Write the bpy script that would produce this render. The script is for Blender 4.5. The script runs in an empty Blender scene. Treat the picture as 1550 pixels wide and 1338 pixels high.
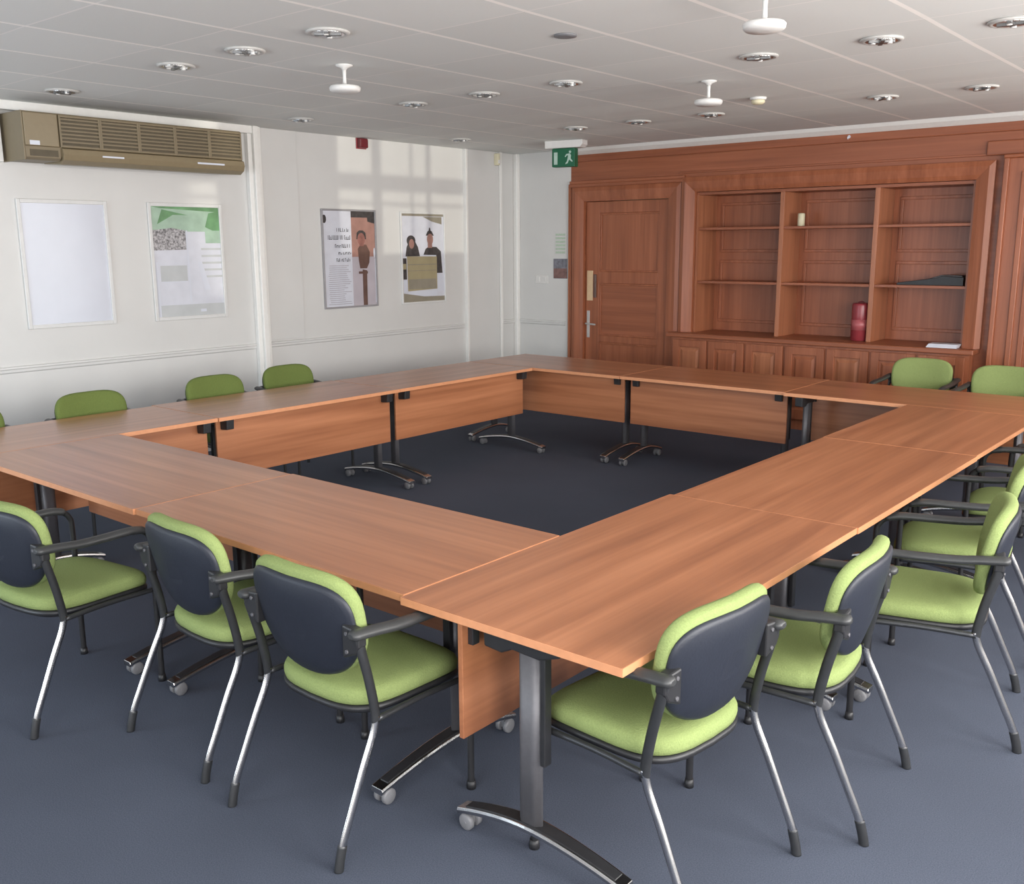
import bpy, bmesh, math, random
from mathutils import Vector, Matrix
random.seed(7)
PI = math.pi
sc = bpy.context.scene
COL = sc.collection

# ------------------------------------------------------------------ materials
def new_mat(name):
    m = bpy.data.materials.new(name); m.use_nodes = True
    nt = m.node_tree; b = nt.nodes['Principled BSDF']
    return m, nt, b
def simple(name, col, rough=.5, metal=0., var=.06, scale=30., bump=0., spec=.5, trans=0., coat=0.):
    """Procedural material: a base colour broken up by noise, optional bump."""
    m, nt, b = new_mat(name)
    tc = nt.nodes.new('ShaderNodeTexCoord'); n = nt.nodes.new('ShaderNodeTexNoise')
    n.inputs['Scale'].default_value = scale; n.inputs['Detail'].default_value = 4
    nt.links.new(tc.outputs['Object'], n.inputs['Vector'])
    r = nt.nodes.new('ShaderNodeValToRGB')
    c = col
    r.color_ramp.elements[0].position = .3; r.color_ramp.elements[1].position = .7
    r.color_ramp.elements[0].color = (c[0]*(1-var), c[1]*(1-var), c[2]*(1-var), 1)
    r.color_ramp.elements[1].color = (min(1, c[0]*(1+var)), min(1, c[1]*(1+var)), min(1, c[2]*(1+var)), 1)
    nt.links.new(n.outputs['Fac'], r.inputs['Fac']); nt.links.new(r.outputs['Color'], b.inputs['Base Color'])
    b.inputs['Roughness'].default_value = rough; b.inputs['Metallic'].default_value = metal
    b.inputs['Specular IOR Level'].default_value = spec
    b.inputs['Transmission Weight'].default_value = trans
    b.inputs['Coat Weight'].default_value = coat
    if bump:
        bp = nt.nodes.new('ShaderNodeBump'); bp.inputs['Strength'].default_value = bump; bp.inputs['Distance'].default_value = .004
        nt.links.new(n.outputs['Fac'], bp.inputs['Height']); nt.links.new(bp.outputs['Normal'], b.inputs['Normal'])
    return m
def wood(name, dark, mid, light, axis='X', rough=.35, coat=0., stretch=.55, fine=16., spec=.5):
    """Wood grain: noise pulled long along one axis of the object."""
    m, nt, b = new_mat(name); L = nt.links
    tc = nt.nodes.new('ShaderNodeTexCoord'); oi = nt.nodes.new('ShaderNodeObjectInfo')
    mul = nt.nodes.new('ShaderNodeVectorMath'); mul.operation = 'SCALE'; mul.inputs[0].default_value = (7, 13, 5)
    L.new(oi.outputs['Random'], mul.inputs['Scale'])
    add = nt.nodes.new('ShaderNodeVectorMath'); add.operation = 'ADD'
    L.new(tc.outputs['Object'], add.inputs[0]); L.new(mul.outputs[0], add.inputs[1])
    mp = nt.nodes.new('ShaderNodeMapping')
    s = {'X': (stretch, fine, fine), 'Y': (fine, stretch, fine), 'Z': (fine, fine, stretch)}[axis]
    mp.inputs['Scale'].default_value = s
    L.new(add.outputs[0], mp.inputs['Vector'])
    n1 = nt.nodes.new('ShaderNodeTexNoise'); n1.inputs['Scale'].default_value = 1.; n1.inputs['Detail'].default_value = 5; n1.inputs['Distortion'].default_value = .35
    L.new(mp.outputs[0], n1.inputs['Vector'])
    mp2 = nt.nodes.new('ShaderNodeMapping'); mp2.inputs['Scale'].default_value = tuple(v*4.2 if v == fine else v*3 for v in s)
    L.new(add.outputs[0], mp2.inputs['Vector'])
    n2 = nt.nodes.new('ShaderNodeTexNoise'); n2.inputs['Scale'].default_value = 1.; n2.inputs['Detail'].default_value = 3
    L.new(mp2.outputs[0], n2.inputs['Vector'])
    mx = nt.nodes.new('ShaderNodeMix'); mx.data_type = 'FLOAT'; mx.inputs[0].default_value = .3
    L.new(n1.outputs['Fac'], mx.inputs[2]); L.new(n2.outputs['Fac'], mx.inputs[3])
    r = nt.nodes.new('ShaderNodeValToRGB'); e = r.color_ramp.elements
    e[0].position = .34; e[0].color = (*dark, 1); e[1].position = .66; e[1].color = (*light, 1)
    k = e.new(.5); k.color = (*mid, 1)
    L.new(mx.outputs[0], r.inputs['Fac']); L.new(r.outputs['Color'], b.inputs['Base Color'])
    b.inputs['Roughness'].default_value = rough; b.inputs['Coat Weight'].default_value = coat; b.inputs['Coat Roughness'].default_value = .25
    b.inputs['Specular IOR Level'].default_value = spec
    bp = nt.nodes.new('ShaderNodeBump'); bp.inputs['Strength'].default_value = .08; bp.inputs['Distance'].default_value = .002
    L.new(mx.outputs[0], bp.inputs['Height']); L.new(bp.outputs['Normal'], b.inputs['Normal'])
    return m

def carpet_mat():
    m, nt, b = new_mat('carpet'); L = nt.links
    tc = nt.nodes.new('ShaderNodeTexCoord')
    n = nt.nodes.new('ShaderNodeTexNoise'); n.inputs['Scale'].default_value = 260; n.inputs['Detail'].default_value = 3
    n2 = nt.nodes.new('ShaderNodeTexNoise'); n2.inputs['Scale'].default_value = 1.3; n2.inputs['Detail'].default_value = 4
    for q in (n, n2): L.new(tc.outputs['Object'], q.inputs['Vector'])
    r = nt.nodes.new('ShaderNodeValToRGB'); e = r.color_ramp.elements
    e[0].position = .3; e[0].color = (.052, .062, .088, 1); e[1].position = .7; e[1].color = (.090, .102, .137, 1)
    L.new(n.outputs['Fac'], r.inputs['Fac'])
    r2 = nt.nodes.new('ShaderNodeValToRGB'); f = r2.color_ramp.elements
    f[0].position = .3; f[0].color = (.9, .9, .9, 1); f[1].position = .7; f[1].color = (1.06, 1.06, 1.06, 1)
    L.new(n2.outputs['Fac'], r2.inputs['Fac'])
    mx = nt.nodes.new('ShaderNodeMix'); mx.data_type = 'RGBA'; mx.blend_type = 'MULTIPLY'; mx.inputs[0].default_value = 1
    L.new(r.outputs['Color'], mx.inputs[6]); L.new(r2.outputs['Color'], mx.inputs[7]); L.new(mx.outputs[2], b.inputs['Base Color'])
    bp = nt.nodes.new('ShaderNodeBump'); bp.inputs['Strength'].default_value = .35; bp.inputs['Distance'].default_value = .004
    L.new(n.outputs['Fac'], bp.inputs['Height']); L.new(bp.outputs['Normal'], b.inputs['Normal'])
    b.inputs['Roughness'].default_value = .95; b.inputs['Specular IOR Level'].default_value = .2
    return m

def ceiling_mat():
    """Suspended tiles: bright runners along Y, finer cross joints along X, slight tone change per tile."""
    m, nt, b = new_mat('ceiling_tiles'); L = nt.links; N = nt.nodes
    tc = N.new('ShaderNodeTexCoord')
    # gentle wobble so that the runners are not ruler straight
    nz = N.new('ShaderNodeTexNoise'); nz.inputs['Scale'].default_value = 1.1; L.new(tc.outputs['Object'], nz.inputs['Vector'])
    wob = N.new('ShaderNodeMath'); wob.operation = 'MULTIPLY_ADD'; wob.inputs[1].default_value = .03; wob.inputs[2].default_value = -.015
    L.new(nz.outputs['Fac'], wob.inputs[0])
    sp = N.new('ShaderNodeSeparateXYZ'); L.new(tc.outputs['Object'], sp.inputs[0])
    def math_(op, a, bb=None):
        n = N.new('ShaderNodeMath'); n.operation = op
        for i, v in enumerate((a, bb)):
            if v is None: continue
            if isinstance(v, (int, float)): n.inputs[i].default_value = v
            else: L.new(v, n.inputs[i])
        return n.outputs[0]
    def line(coord, off, pitch, half):
        c = math_('ADD', coord, wob.outputs[0])
        u = math_('FRACT', math_('DIVIDE', math_('SUBTRACT', c, off - 60*pitch), pitch))
        d = math_('MULTIPLY', math_('SUBTRACT', .5, math_('ABSOLUTE', math_('SUBTRACT', u, .5))), pitch)
        return math_('LESS_THAN', d, half), math_('FLOOR', math_('DIVIDE', math_('SUBTRACT', c, off - 60*pitch), pitch))
    lx, ix = line(sp.outputs['X'], .44, .664, .014)
    ly, iy = line(sp.outputs['Y'], 1.03, .68, .0055)
    # per-tile tone
    cmb = N.new('ShaderNodeCombineXYZ'); L.new(ix, cmb.inputs[0]); L.new(iy, cmb.inputs[1])
    wn = N.new('ShaderNodeTexWhiteNoise'); L.new(cmb.outputs[0], wn.inputs['Vector'])
    spk = N.new('ShaderNodeTexNoise'); spk.inputs['Scale'].default_value = 90; L.new(tc.outputs['Object'], spk.inputs['Vector'])
    tone = math_('ADD', math_('MULTIPLY', wn.outputs['Value'], .07), math_('MULTIPLY', spk.outputs['Fac'], .05))
    r = N.new('ShaderNodeValToRGB'); e = r.color_ramp.elements
    e[0].position = 0; e[0].color = (.70, .71, .69, 1); e[1].position = .15; e[1].color = (.78, .79, .77, 1)
    L.new(tone, r.inputs['Fac'])
    m1 = N.new('ShaderNodeMix'); m1.data_type = 'RGBA'; m1.inputs[7].default_value = (.86, .84, .82, 1)
    L.new(ly, m1.inputs[0]); L.new(r.outputs['Color'], m1.inputs[6])
    m2 = N.new('ShaderNodeMix'); m2.data_type = 'RGBA'; m2.inputs[7].default_value = (.97, .94, .90, 1)
    L.new(lx, m2.inputs[0]); L.new(m1.outputs[2], m2.inputs[6])
    L.new(m2.outputs[2], b.inputs['Base Color']); b.inputs['Roughness'].default_value = .85
    bp = N.new('ShaderNodeBump'); bp.inputs['Strength'].default_value = .5; bp.inputs['Distance'].default_value = .006
    L.new(math_('MAXIMUM', lx, ly), bp.inputs['Height']); L.new(bp.outputs['Normal'], b.inputs['Normal'])
    return m

def glass_mat():
    m, nt, b = new_mat('window_glass')
    tr = nt.nodes.new('ShaderNodeBsdfTransparent'); gl = nt.nodes.new('ShaderNodeBsdfGlossy'); gl.inputs['Roughness'].default_value = .02
    fr = nt.nodes.new('ShaderNodeFresnel'); mx = nt.nodes.new('ShaderNodeMixShader')
    nt.links.new(fr.outputs[0], mx.inputs[0]); nt.links.new(tr.outputs[0], mx.inputs[1]); nt.links.new(gl.outputs[0], mx.inputs[2])
    nt.links.new(mx.outputs[0], nt.nodes['Material Output'].inputs['Surface'])
    return m

M = {}
M['carpet'] = carpet_mat()
M['ceiling'] = ceiling_mat()
M['wall'] = simple('white_paint', (.64, .635, .62), .4, var=.02, scale=3)
M['white_trim'] = simple('white_gloss_paint', (.80, .79, .76), .3, var=.02)
M['table'] = wood('cherry_laminate', (.275, .100, .044), (.370, .143, .064), (.46, .190, .090), 'X', .36, coat=.5, stretch=.5, fine=11)
M['table_edge'] = simple('laminate_edge_band', (.60, .27, .135), .4, var=.05)
M['mahog'] = wood('panelling_wood', (.235, .073, .033), (.305, .098, .044), (.375, .126, .060), 'Z', .38, stretch=.6, fine=14)
M['mahog_h'] = wood('panelling_wood_across', (.215, .065, .029), (.28, .088, .039), (.35, .114, .053), 'X', .38, stretch=.5, fine=14)
M['mahog_light'] = wood('panelling_wood_pale', (.285, .100, .047), (.355, .130, .061), (.425, .162, .079), 'Z', .36, stretch=.6, fine=14)
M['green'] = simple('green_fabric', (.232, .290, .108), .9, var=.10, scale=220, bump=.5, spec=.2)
M['green_shaded'] = simple('green_fabric_shaded', (.125, .165, .045), .9, var=.10, scale=220, bump=.5, spec=.2)  # shaded copy of the green fabric, dimmer light painted into the colour
M['navy'] = simple('navy_plastic', (.014, .017, .027), .5, var=.08, scale=120, bump=.15)
M['black'] = simple('black_plastic', (.018, .018, .02), .45, var=.1)
M['arm'] = simple('charcoal_plastic', (.035, .036, .037), .42, var=.1)
M['dark_metal'] = simple('dark_grey_metal', (.06, .062, .066), .38, .6, var=.08)
M['alu'] = simple('brushed_aluminium', (.13, .127, .137), .5, .4, var=.05, scale=60)
M['chrome'] = simple('chrome', (.60, .59, .59), .22, 1., var=.03)
M['castor'] = simple('grey_castor_plastic', (.17, .17, .18), .4, var=.05)
M['castor_pale'] = simple('satin_nickel', (.52, .51, .50), .35, .3, var=.04)
M['print_face'] = simple('reddish_face_print', (.27, .12, .10), .4, var=.2, scale=25)
M['beige'] = simple('beige_casing', (.20, .158, .095), .45, var=.03)
M['beige_dark'] = simple('beige_grille', (.095, .075, .045), .6, var=.08)
M['beige_light'] = simple('beige_flap', (.24, .19, .115), .4, var=.03)
M['frame'] = simple('poster_frame_white', (.66, .66, .65), .35, var=.03)
M['frame_dark'] = simple('poster_frame_grey', (.30, .29, .30), .4, var=.05)
M['paper'] = simple('white_paper', (.64, .665, .74), .3, var=.02, scale=4)
M['paper_grey'] = simple('grey_paper', (.50, .52, .53), .35, var=.05, scale=8)
M['paper_lilac'] = simple('lilac_grey_print', (.47, .43, .47), .4, var=.06, scale=6)
M['ink'] = simple('black_ink', (.045, .04, .045), .5)
M['ink_grey'] = simple('grey_ink', (.38, .36, .40), .5)
M['print_green'] = simple('green_print', (.14, .30, .14), .35, var=.35, scale=5)
M['print_green_pale'] = simple('pale_green_print', (.36, .50, .39), .35, var=.12, scale=9)
M['print_speckle'] = simple('speckled_print', (.34, .33, .34), .4, var=.75, scale=60)
M['print_pale'] = simple('pale_print', (.63, .645, .71), .3, var=.04, scale=10)
M['print_brown'] = simple('brown_print', (.13, .075, .06), .4, var=.15, scale=12)
M['print_skin'] = simple('skin_print', (.36, .20, .165), .4, var=.12, scale=10)
M['print_dark'] = simple('charcoal_print', (.055, .05, .05), .4, var=.3, scale=30)
M['print_khaki'] = simple('khaki_print', (.36, .31, .185), .4, var=.06, scale=6)
M['print_olive'] = simple('olive_grey_print', (.27, .245, .19), .4, var=.1, scale=6)
M['white_plastic'] = simple('white_plastic', (.70, .69, .67), .4, var=.02)
M['cream_plastic'] = simple('cream_plastic', (.62, .57, .40), .4, var=.02)
M['red'] = simple('red_enamel', (.26, .035, .045), .3, var=.05)
M['red_pale'] = simple('red_label_band', (.40, .10, .11), .35, var=.05)
M['dark_red'] = simple('dark_red_plastic', (.13, .012, .018), .35)
M['exit_green'] = simple('exit_green', (.004, .105, .045), .35, var=.05)
M['exit_white'] = simple('exit_pale_print', (.42, .55, .48), .4)
M['brass'] = simple('pale_brass', (.72, .52, .32), .35, .35, var=.04)
M['ring'] = simple('satin_grey_ring', (.50, .49, .47), .4)
M['reflector'] = simple('downlight_reflector', (.62, .61, .59), .15, .9, var=.25, scale=40)
M['downlight_inner'] = simple('downlight_inside', (.16, .16, .16), .3, .5, var=.2)
M['notice_green'] = simple('faint_green_print', (.45, .55, .44), .5, var=.1, scale=50)
M['notice_dark'] = simple('slate_photo_print', (.17, .17, .20), .4, var=.4, scale=22)
M['notice_red'] = simple('red_brown_photo_print', (.20, .11, .10), .4, var=.3, scale=22)
M['glass'] = glass_mat()

# ------------------------------------------------------------------ mesh helpers
def add_box(bm, x0, x1, y0, y1, z0, z1, mi=0, mtx=None):
    vs = [bm.verts.new(Vector(p) if mtx is None else mtx @ Vector(p)) for p in
          ((x0,y0,z0),(x1,y0,z0),(x1,y1,z0),(x0,y1,z0),(x0,y0,z1),(x1,y0,z1),(x1,y1,z1),(x0,y1,z1))]
    for f in ((0,3,2,1),(4,5,6,7),(0,1,5,4),(1,2,6,5),(2,3,7,6),(3,0,4,7)):
        bm.faces.new([vs[i] for i in f]).material_index = mi
    return vs
def add_loft(bm, rings, cap0=True, cap1=True, smooth=True, mi=0, closed=True):
    rr = [[bm.verts.new(p) for p in r] for r in rings]
    n = len(rr[0])
    for a, b in zip(rr, rr[1:]):
        for i in range(n if closed else n-1):
            j = (i+1) % n
            f = bm.faces.new((a[i], a[j], b[j], b[i])); f.smooth = smooth; f.material_index = mi
    for r, c in ((rr[0], cap0), (rr[-1], cap1)):
        if c:
            f = bm.faces.new(r if r is rr[-1] else r[::-1]); f.smooth = False; f.material_index = mi
def catmull(pts, k=6):
    P = [Vector(p) for p in pts]; out = []
    for i in range(len(P)-1):
        p0 = P[max(i-1,0)]; p1 = P[i]; p2 = P[i+1]; p3 = P[min(i+2,len(P)-1)]
        for t in range(k):
            t /= k
            out.append(.5*((2*p1)+(-p0+p2)*t+(2*p0-5*p1+4*p2-p3)*t*t+(-p0+3*p1-3*p2+p3)*t**3))
    out.append(P[-1]); return out
def add_tube(bm, pts, r, seg=10, side=None, rb=None, smooth_path=6, mi=0, rf=None, round_ends=False):
    """Sweep an ellipse (r along SIDE, rb across it) along a path; rf(t) scales it."""
    P = catmull(pts, smooth_path) if smooth_path else [Vector(p) for p in pts]
    rb = r if rb is None else rb
    rings = []; n = len(P)
    ref = Vector(side) if side else None
    for i, p in enumerate(P):
        t = (P[min(i+1,n-1)]-P[max(i-1,0)]).normalized()
        s = ref if ref is not None else Vector((1,0,0)) if abs(t.x) < .9 else Vector((0,1,0))
        u = (s - t*s.dot(t)).normalized(); v = t.cross(u)
        if ref is None: ref = u
        k = rf(i/(n-1)) if rf else 1.
        rings.append([p + u*math.cos(2*PI*a/seg)*r*k + v*math.sin(2*PI*a/seg)*rb*k for a in range(seg)])
    if round_ends:
        def shrink(ring, c, d, k, off): return [c + (q-c)*k + d*off for q in ring]
        d0 = (P[0]-P[1]).normalized(); d1 = (P[-1]-P[-2]).normalized()
        rings = [shrink(rings[0],P[0],d0,.45,rb*.9), shrink(rings[0],P[0],d0,.8,rb*.55)] + rings + [shrink(rings[-1],P[-1],d1,.8,rb*.55), shrink(rings[-1],P[-1],d1,.45,rb*.9)]
    add_loft(bm, rings, mi=mi)
def add_lathe(bm, prof, c=(0,0,0), seg=24, axis='Z', mi=0, smooth=True):
    """prof: list of (radius, height)"""
    rings = []
    for r, h in prof:
        ring = []
        for a in range(seg):
            x, y = math.cos(2*PI*a/seg)*r, math.sin(2*PI*a/seg)*r
            q = {'Z': (x, y, h), 'X': (h, x, y), 'Y': (y, h, x)}[axis]
            ring.append(Vector(c)+Vector(q))
        rings.append(ring)
    add_loft(bm, rings, smooth=smooth, mi=mi)
def add_prism(bm, outline, lo, hi, axis='Z', mi=0, smooth=False):
    """outline: 2D points, extruded between lo and hi along AXIS"""
    f = {'Z': lambda a,b,h: (a,b,h), 'Y': lambda a,b,h: (a,h,b), 'X': lambda a,b,h: (h,a,b)}[axis]
    add_loft(bm, [[Vector(f(a,b,lo)) for a,b in outline],[Vector(f(a,b,hi)) for a,b in outline]], smooth=smooth, mi=mi)
def obj(name, bm, mat, parent=None, bevel=0., seg=2, label=None, subsurf=0):
    bmesh.ops.recalc_face_normals(bm, faces=bm.faces)
    me = bpy.data.meshes.new(name); bm.to_mesh(me); bm.free()
    for m in (mat if isinstance(mat, (list, tuple)) else [mat]): me.materials.append(m)
    o = bpy.data.objects.new(name, me); COL.objects.link(o)
    if parent is not None: o.parent = parent
    if bevel:
        b = o.modifiers.new('bevel', 'BEVEL'); b.width = bevel; b.segments = seg; b.limit_method = 'ANGLE'; b.angle_limit = math.radians(40)
    if subsurf:
        s = o.modifiers.new('subsurf', 'SUBSURF'); s.levels = s.render_levels = subsurf
    if label: o['label'] = label
    return o
def tag(o, label, cat, group=None):
    o['label'] = label; o['category'] = cat
    if group: o['group'] = group
    return o
def thing(name, label, cat, loc=(0,0,0), rz=0, group=None):
    o = bpy.data.objects.new(name, None); o.empty_display_size = .1; COL.objects.link(o)
    o.location = loc; o.rotation_euler = (0,0,rz)
    return tag(o, label, cat, group)
def struct(name, bm, mat, parent=None, bevel=0., label=None):
    o = obj(name, bm, mat, parent, bevel)
    if parent is None: o['kind'] = 'structure'
    if label: o['label'] = label
    return o
KIDS = {}
def kids(o): return [c for c in bpy.data.objects if c.parent is o]
def dup(root, loc, rz, label, group=None):
    r = root.copy(); COL.objects.link(r); r.location = loc; r.rotation_euler = (0,0,rz); r['label'] = label
    if group: r['group'] = group
    for ch in kids(root):
        c = ch.copy(); COL.objects.link(c); c.parent = r
        for g in kids(ch):
            d = g.copy(); COL.objects.link(d); d.parent = c
    return r
B = bmesh.new
def box_bm(*a):
    bm = B(); add_box(bm, *a); return bm

# ------------------------------------------------------------------ room dimensions (metres)
WX, WY, HC = -1.46, 7.126, 2.83          # white wall plane, panelled wall plane, ceiling height
RX, NY = 7.9, -4.2                       # window wall, near wall

# ------------------------------------------------------------------ setting
struct('floor', box_bm(WX-.2, RX+.2, NY-.2, WY+.7, -.1, 0), M['carpet'])
struct('ceiling', box_bm(WX-.2, RX+.2, NY-.2, WY+.7, HC, HC+.12), M['ceiling'])
struct('wall_left', box_bm(WX-.2, WX, NY-.2, WY+.7, 0, HC), M['wall'])
ADDED_NWINS = [(-1.2, 2.0, .5, 2.0), (4.3, 6.9, .95, 2.55)]      # unseen windows behind the camera, added to frame the fill lamps
bm = B(); xs_n = [WX] + [v for q in ADDED_NWINS for v in q[:2]] + [RX]
for i in range(0, len(xs_n), 2): add_box(bm, xs_n[i], xs_n[i+1], NY-.2, NY, 0, HC)
for a, b, z0, z1 in ADDED_NWINS:
    add_box(bm, a, b, NY-.2, NY, 0, z0); add_box(bm, a, b, NY-.2, NY, z1, HC)
struct('wall_near', bm, M['wall'])
for k, (a, b, z0, z1) in enumerate(ADDED_NWINS, 5):
    bm = B(); t = .05
    for c in (a, (a+b)/2-t/2, b-t): add_box(bm, c, c+t, NY-.12, NY-.05, z0, z1)
    for h0, h1 in ((a+t, (a+b)/2-t/2), ((a+b)/2+t/2, b-t)):
        for z in (z0, z0+.62*(z1-z0), z1-t): add_box(bm, h0, h1, NY-.12, NY-.05, z, z+t)
    f = struct('window_%d' % k, bm, M['white_trim'])
    obj('pane', box_bm(a+t, b-t, NY-.09, NY-.085, z0+t, z1-t), M['glass'], f)

# wall on the right, with four tall windows in it (out of frame, they light the room)
WINS = [(-3.2, -1.4), (-.5, 1.3), (1.9, 3.6), (4.557, 6.036)]
SILLS = [.95, .95, .95, 1.223]
WZ0, WZ1 = .95, 2.6
bm = B()
ys = [NY] + [v for w in WINS for v in w] + [WY+.5]
for i in range(0, len(ys), 2): add_box(bm, RX, RX+.2, ys[i], ys[i+1], 0, HC)
for (a, b), sill in zip(WINS, SILLS):
    add_box(bm, RX, RX+.2, a, b, 0, sill); add_box(bm, RX, RX+.2, a, b, WZ1, HC)
struct('wall_right', bm, M['wall'])
for k, (a, b) in enumerate(WINS, 1):
    bm = B(); t = .05; x0, x1 = RX+.05, RX+.12; WZ0 = SILLS[k-1]
    add_box(bm, x0, x1, a, a+t, WZ0, WZ1); add_box(bm, x0, x1, b-t, b, WZ0, WZ1)
    add_box(bm, x0, x1, a+t, b-t, WZ0, WZ0+t); add_box(bm, x0, x1, a+t, b-t, WZ1-t, WZ1)
    for c, w in ((a+.295*(b-a), .10), (a+.55*(b-a), .03), (a+.68*(b-a), .06)):
        add_box(bm, x0+.01, x1-.01, c-w/2, c+w/2, WZ0+t, WZ1-t)
    for z, w in ((1.82, .125), (1.66, .022)): add_box(bm, x0+.01, x1-.01, a+t, b-t, z-w/2, z+w/2)
    f = struct('window_%d' % k, bm, M['white_trim'])
    obj('pane', box_bm(x0+.03, x0+.036, a+t, b-t, WZ0+t, WZ1-t), M['glass'], f)

WZ0 = .95
# back wall: a white return, then the timber panelling with door and bookcase openings
struct('wall_back', box_bm(WX, -.655, WY, WY+.6, 0, HC), M['wall'])
bm = B()
DX0, DX1, DZ = -.46, .63, 2.26
BX0, BX1, BZ0, BZ1, BD = .95, 3.64, .88, 2.31, .42
add_box(bm, -.655, DX0, WY, WY+.6, 0, HC)
add_box(bm, DX0, DX1, WY, WY+.6, DZ, HC)
add_box(bm, DX1, BX0, WY, WY+.6, 0, HC)
add_box(bm, BX0, BX1, WY, WY+.6, BZ1, HC)
add_box(bm, BX0, BX1, WY+BD+.02, WY+.6, 0, BZ1)
add_box(bm, BX0, BX1, WY, WY+BD+.02, 0, .82)
add_box(bm, BX1, RX, WY, WY+.6, 0, HC)
struct('wall_back_panelling', bm, M['mahog_h'])

n_trim = [0]
def trim(bm, mat, bevel=0.):
    n_trim[0] += 1
    return struct('trim_%d' % n_trim[0], bm, mat, bevel=bevel)
# coving between panelling and ceiling
bm = B(); add_prism(bm, [(WY-.12, HC), (WY, HC), (WY, HC-.072), (WY-.03, HC-.064), (WY-.09, HC-.03)], -.66, RX, 'X'); trim(bm, M['white_trim'])
# dado rail: two slim mouldings with a plain band
for y0, y1 in ((NY, 3.36), (3.50, 6.18), (6.82, WY)):
    bm = B(); add_prism(bm, [(WX, .865), (WX+.006, .868), (WX+.012, .875), (WX+.012, .893), (WX+.018, .900), (WX+.016, .912), (WX, .918)], y0, y1, 'Y'); trim(bm, M['wall'])
bm = B(); add_prism(bm, [(WY, .862), (WY-.006, .866), (WY-.012, .875), (WY-.012, .893), (WY-.018, .900), (WY-.016, .912), (WY, .918)], WX+.02, -.72, 'X'); trim(bm, M['wall'])
# upright post on the white wall, beside the air conditioner
bm = B(); add_box(bm, WX, WX+.05, 3.36, 3.50, 0, HC); add_box(bm, WX+.05, WX+.085, 3.40, 3.455, 0, HC); trim(bm, M['white_trim'], .006)
# shallow piers at the far end of the white wall
bm = B(); add_box(bm, WX, WX+.035, 6.24, 6.77, 0, HC); trim(bm, M['wall'], .004)
bm = B(); add_box(bm, WX, WX+.045, 6.20, 6.235, 0, HC); trim(bm, M['white_trim'], .004)
bm = B(); add_box(bm, WX, WX+.05, 6.775, 6.815, 0, HC); trim(bm, M['white_trim'], .004)
bm = B(); add_box(bm, WX, WX+.06, WY-.06, WY, 0, HC); trim(bm, M['white_trim'], .01)
bm = B(); add_box(bm, WX, WX+.012, 3.50, 3.92, .93, HC); trim(bm, M['wall'], .003)
# white ledge above the air conditioner
bm = B(); add_box(bm, WX, WX+.07, 1.24, 3.40, 2.765, HC); trim(bm, M['white_trim'], .004)
bm = B(); add_box(bm, WX, WX+.07, 1.20, 1.255, 2.40, HC); trim(bm, M['white_trim'], .004)
# baseboards
for nm, a in (('baseboard_left', (WX, WX+.018, NY, WY, 0, .14)), ('baseboard_back', (WX, -.655, WY-.018, WY, 0, .14))):
    struct(nm, box_bm(*a), M['white_trim'], bevel=.004)
struct('baseboard_back.001', box_bm(3.80, RX, WY-.022, WY, 0, .16), M['mahog_h'], bevel=.004)
# pale timber edge where the panelling meets the white wall
bm = B(); add_box(bm, -.672, -.655, WY-.03, WY+.05, 0, 2.43); trim(bm, M['mahog_light'], .003)
bm = B(); add_box(bm, -.655, -.635, WY-.022, WY+.05, 0, 2.45); trim(bm, M['mahog'], .003)
def frame_trim(x0, x1, z0, z1, w, d, mat, bottom=False):
    """Mitred moulding round an opening: stepped profile leaning in to the opening."""
    prof = [(0, .0), (0, d*.55), (w*.25, d*.75), (w*.7, d), (w, d*.8), (w, 0)]
    bm = B(); rings = []
    corners = [(x0, z0, -1, 0), (x0, z1, -1, 1), (x1, z1, 1, 1), (x1, z0, 1, 0)]
    for cx, cz, sx, sz in corners:
        rings.append([Vector((cx+sx*o, WY-h, cz+sz*o)) for o, h in prof])
    add_loft(bm, rings, smooth=False)
    return bm
trim(frame_trim(DX0, DX1, 0, DZ, .155, .045, M['mahog']), M['mahog'])                # door architrave
bm = B(); add_box(bm, -.65, .82, WY-.06, WY, 2.415, 2.45); add_box(bm, -.65, .82, WY-.04, WY, 2.45, 2.485); trim(bm, M['mahog_h'], .006)
trim(frame_trim(BX0, BX1, BZ0, BZ1, .15, .07, M['mahog']), M['mahog'])               # bookcase architrave
bm = B(); add_box(bm, .75, 3.90, WY-.018, WY, 2.50, 2.52); trim(bm, M['mahog_h'], .004)
bm = B(); add_box(bm, -.655, RX, WY-.025, WY, 2.69, 2.77); trim(bm, M['mahog_h'], .008)
# fluted pilaster at the right hand end
bm = B(); add_box(bm, 3.86, 4.40, WY-.07, WY, 0, 2.47); add_box(bm, 3.86, 3.90, WY-.10, WY-.07, 0, 2.47)
for x in (4.0, 4.09, 4.18, 4.27): add_box(bm, x, x+.045, WY-.09, WY-.07, .25, 2.36)
trim(bm, M['mahog'], .006)
bm = B(); add_box(bm, 3.85, RX, WY-.085, WY, 2.47, 2.50); add_box(bm, 3.70, RX, WY-.03, WY, 2.50, 2.62); trim(bm, M['mahog_h'], .01)

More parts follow.
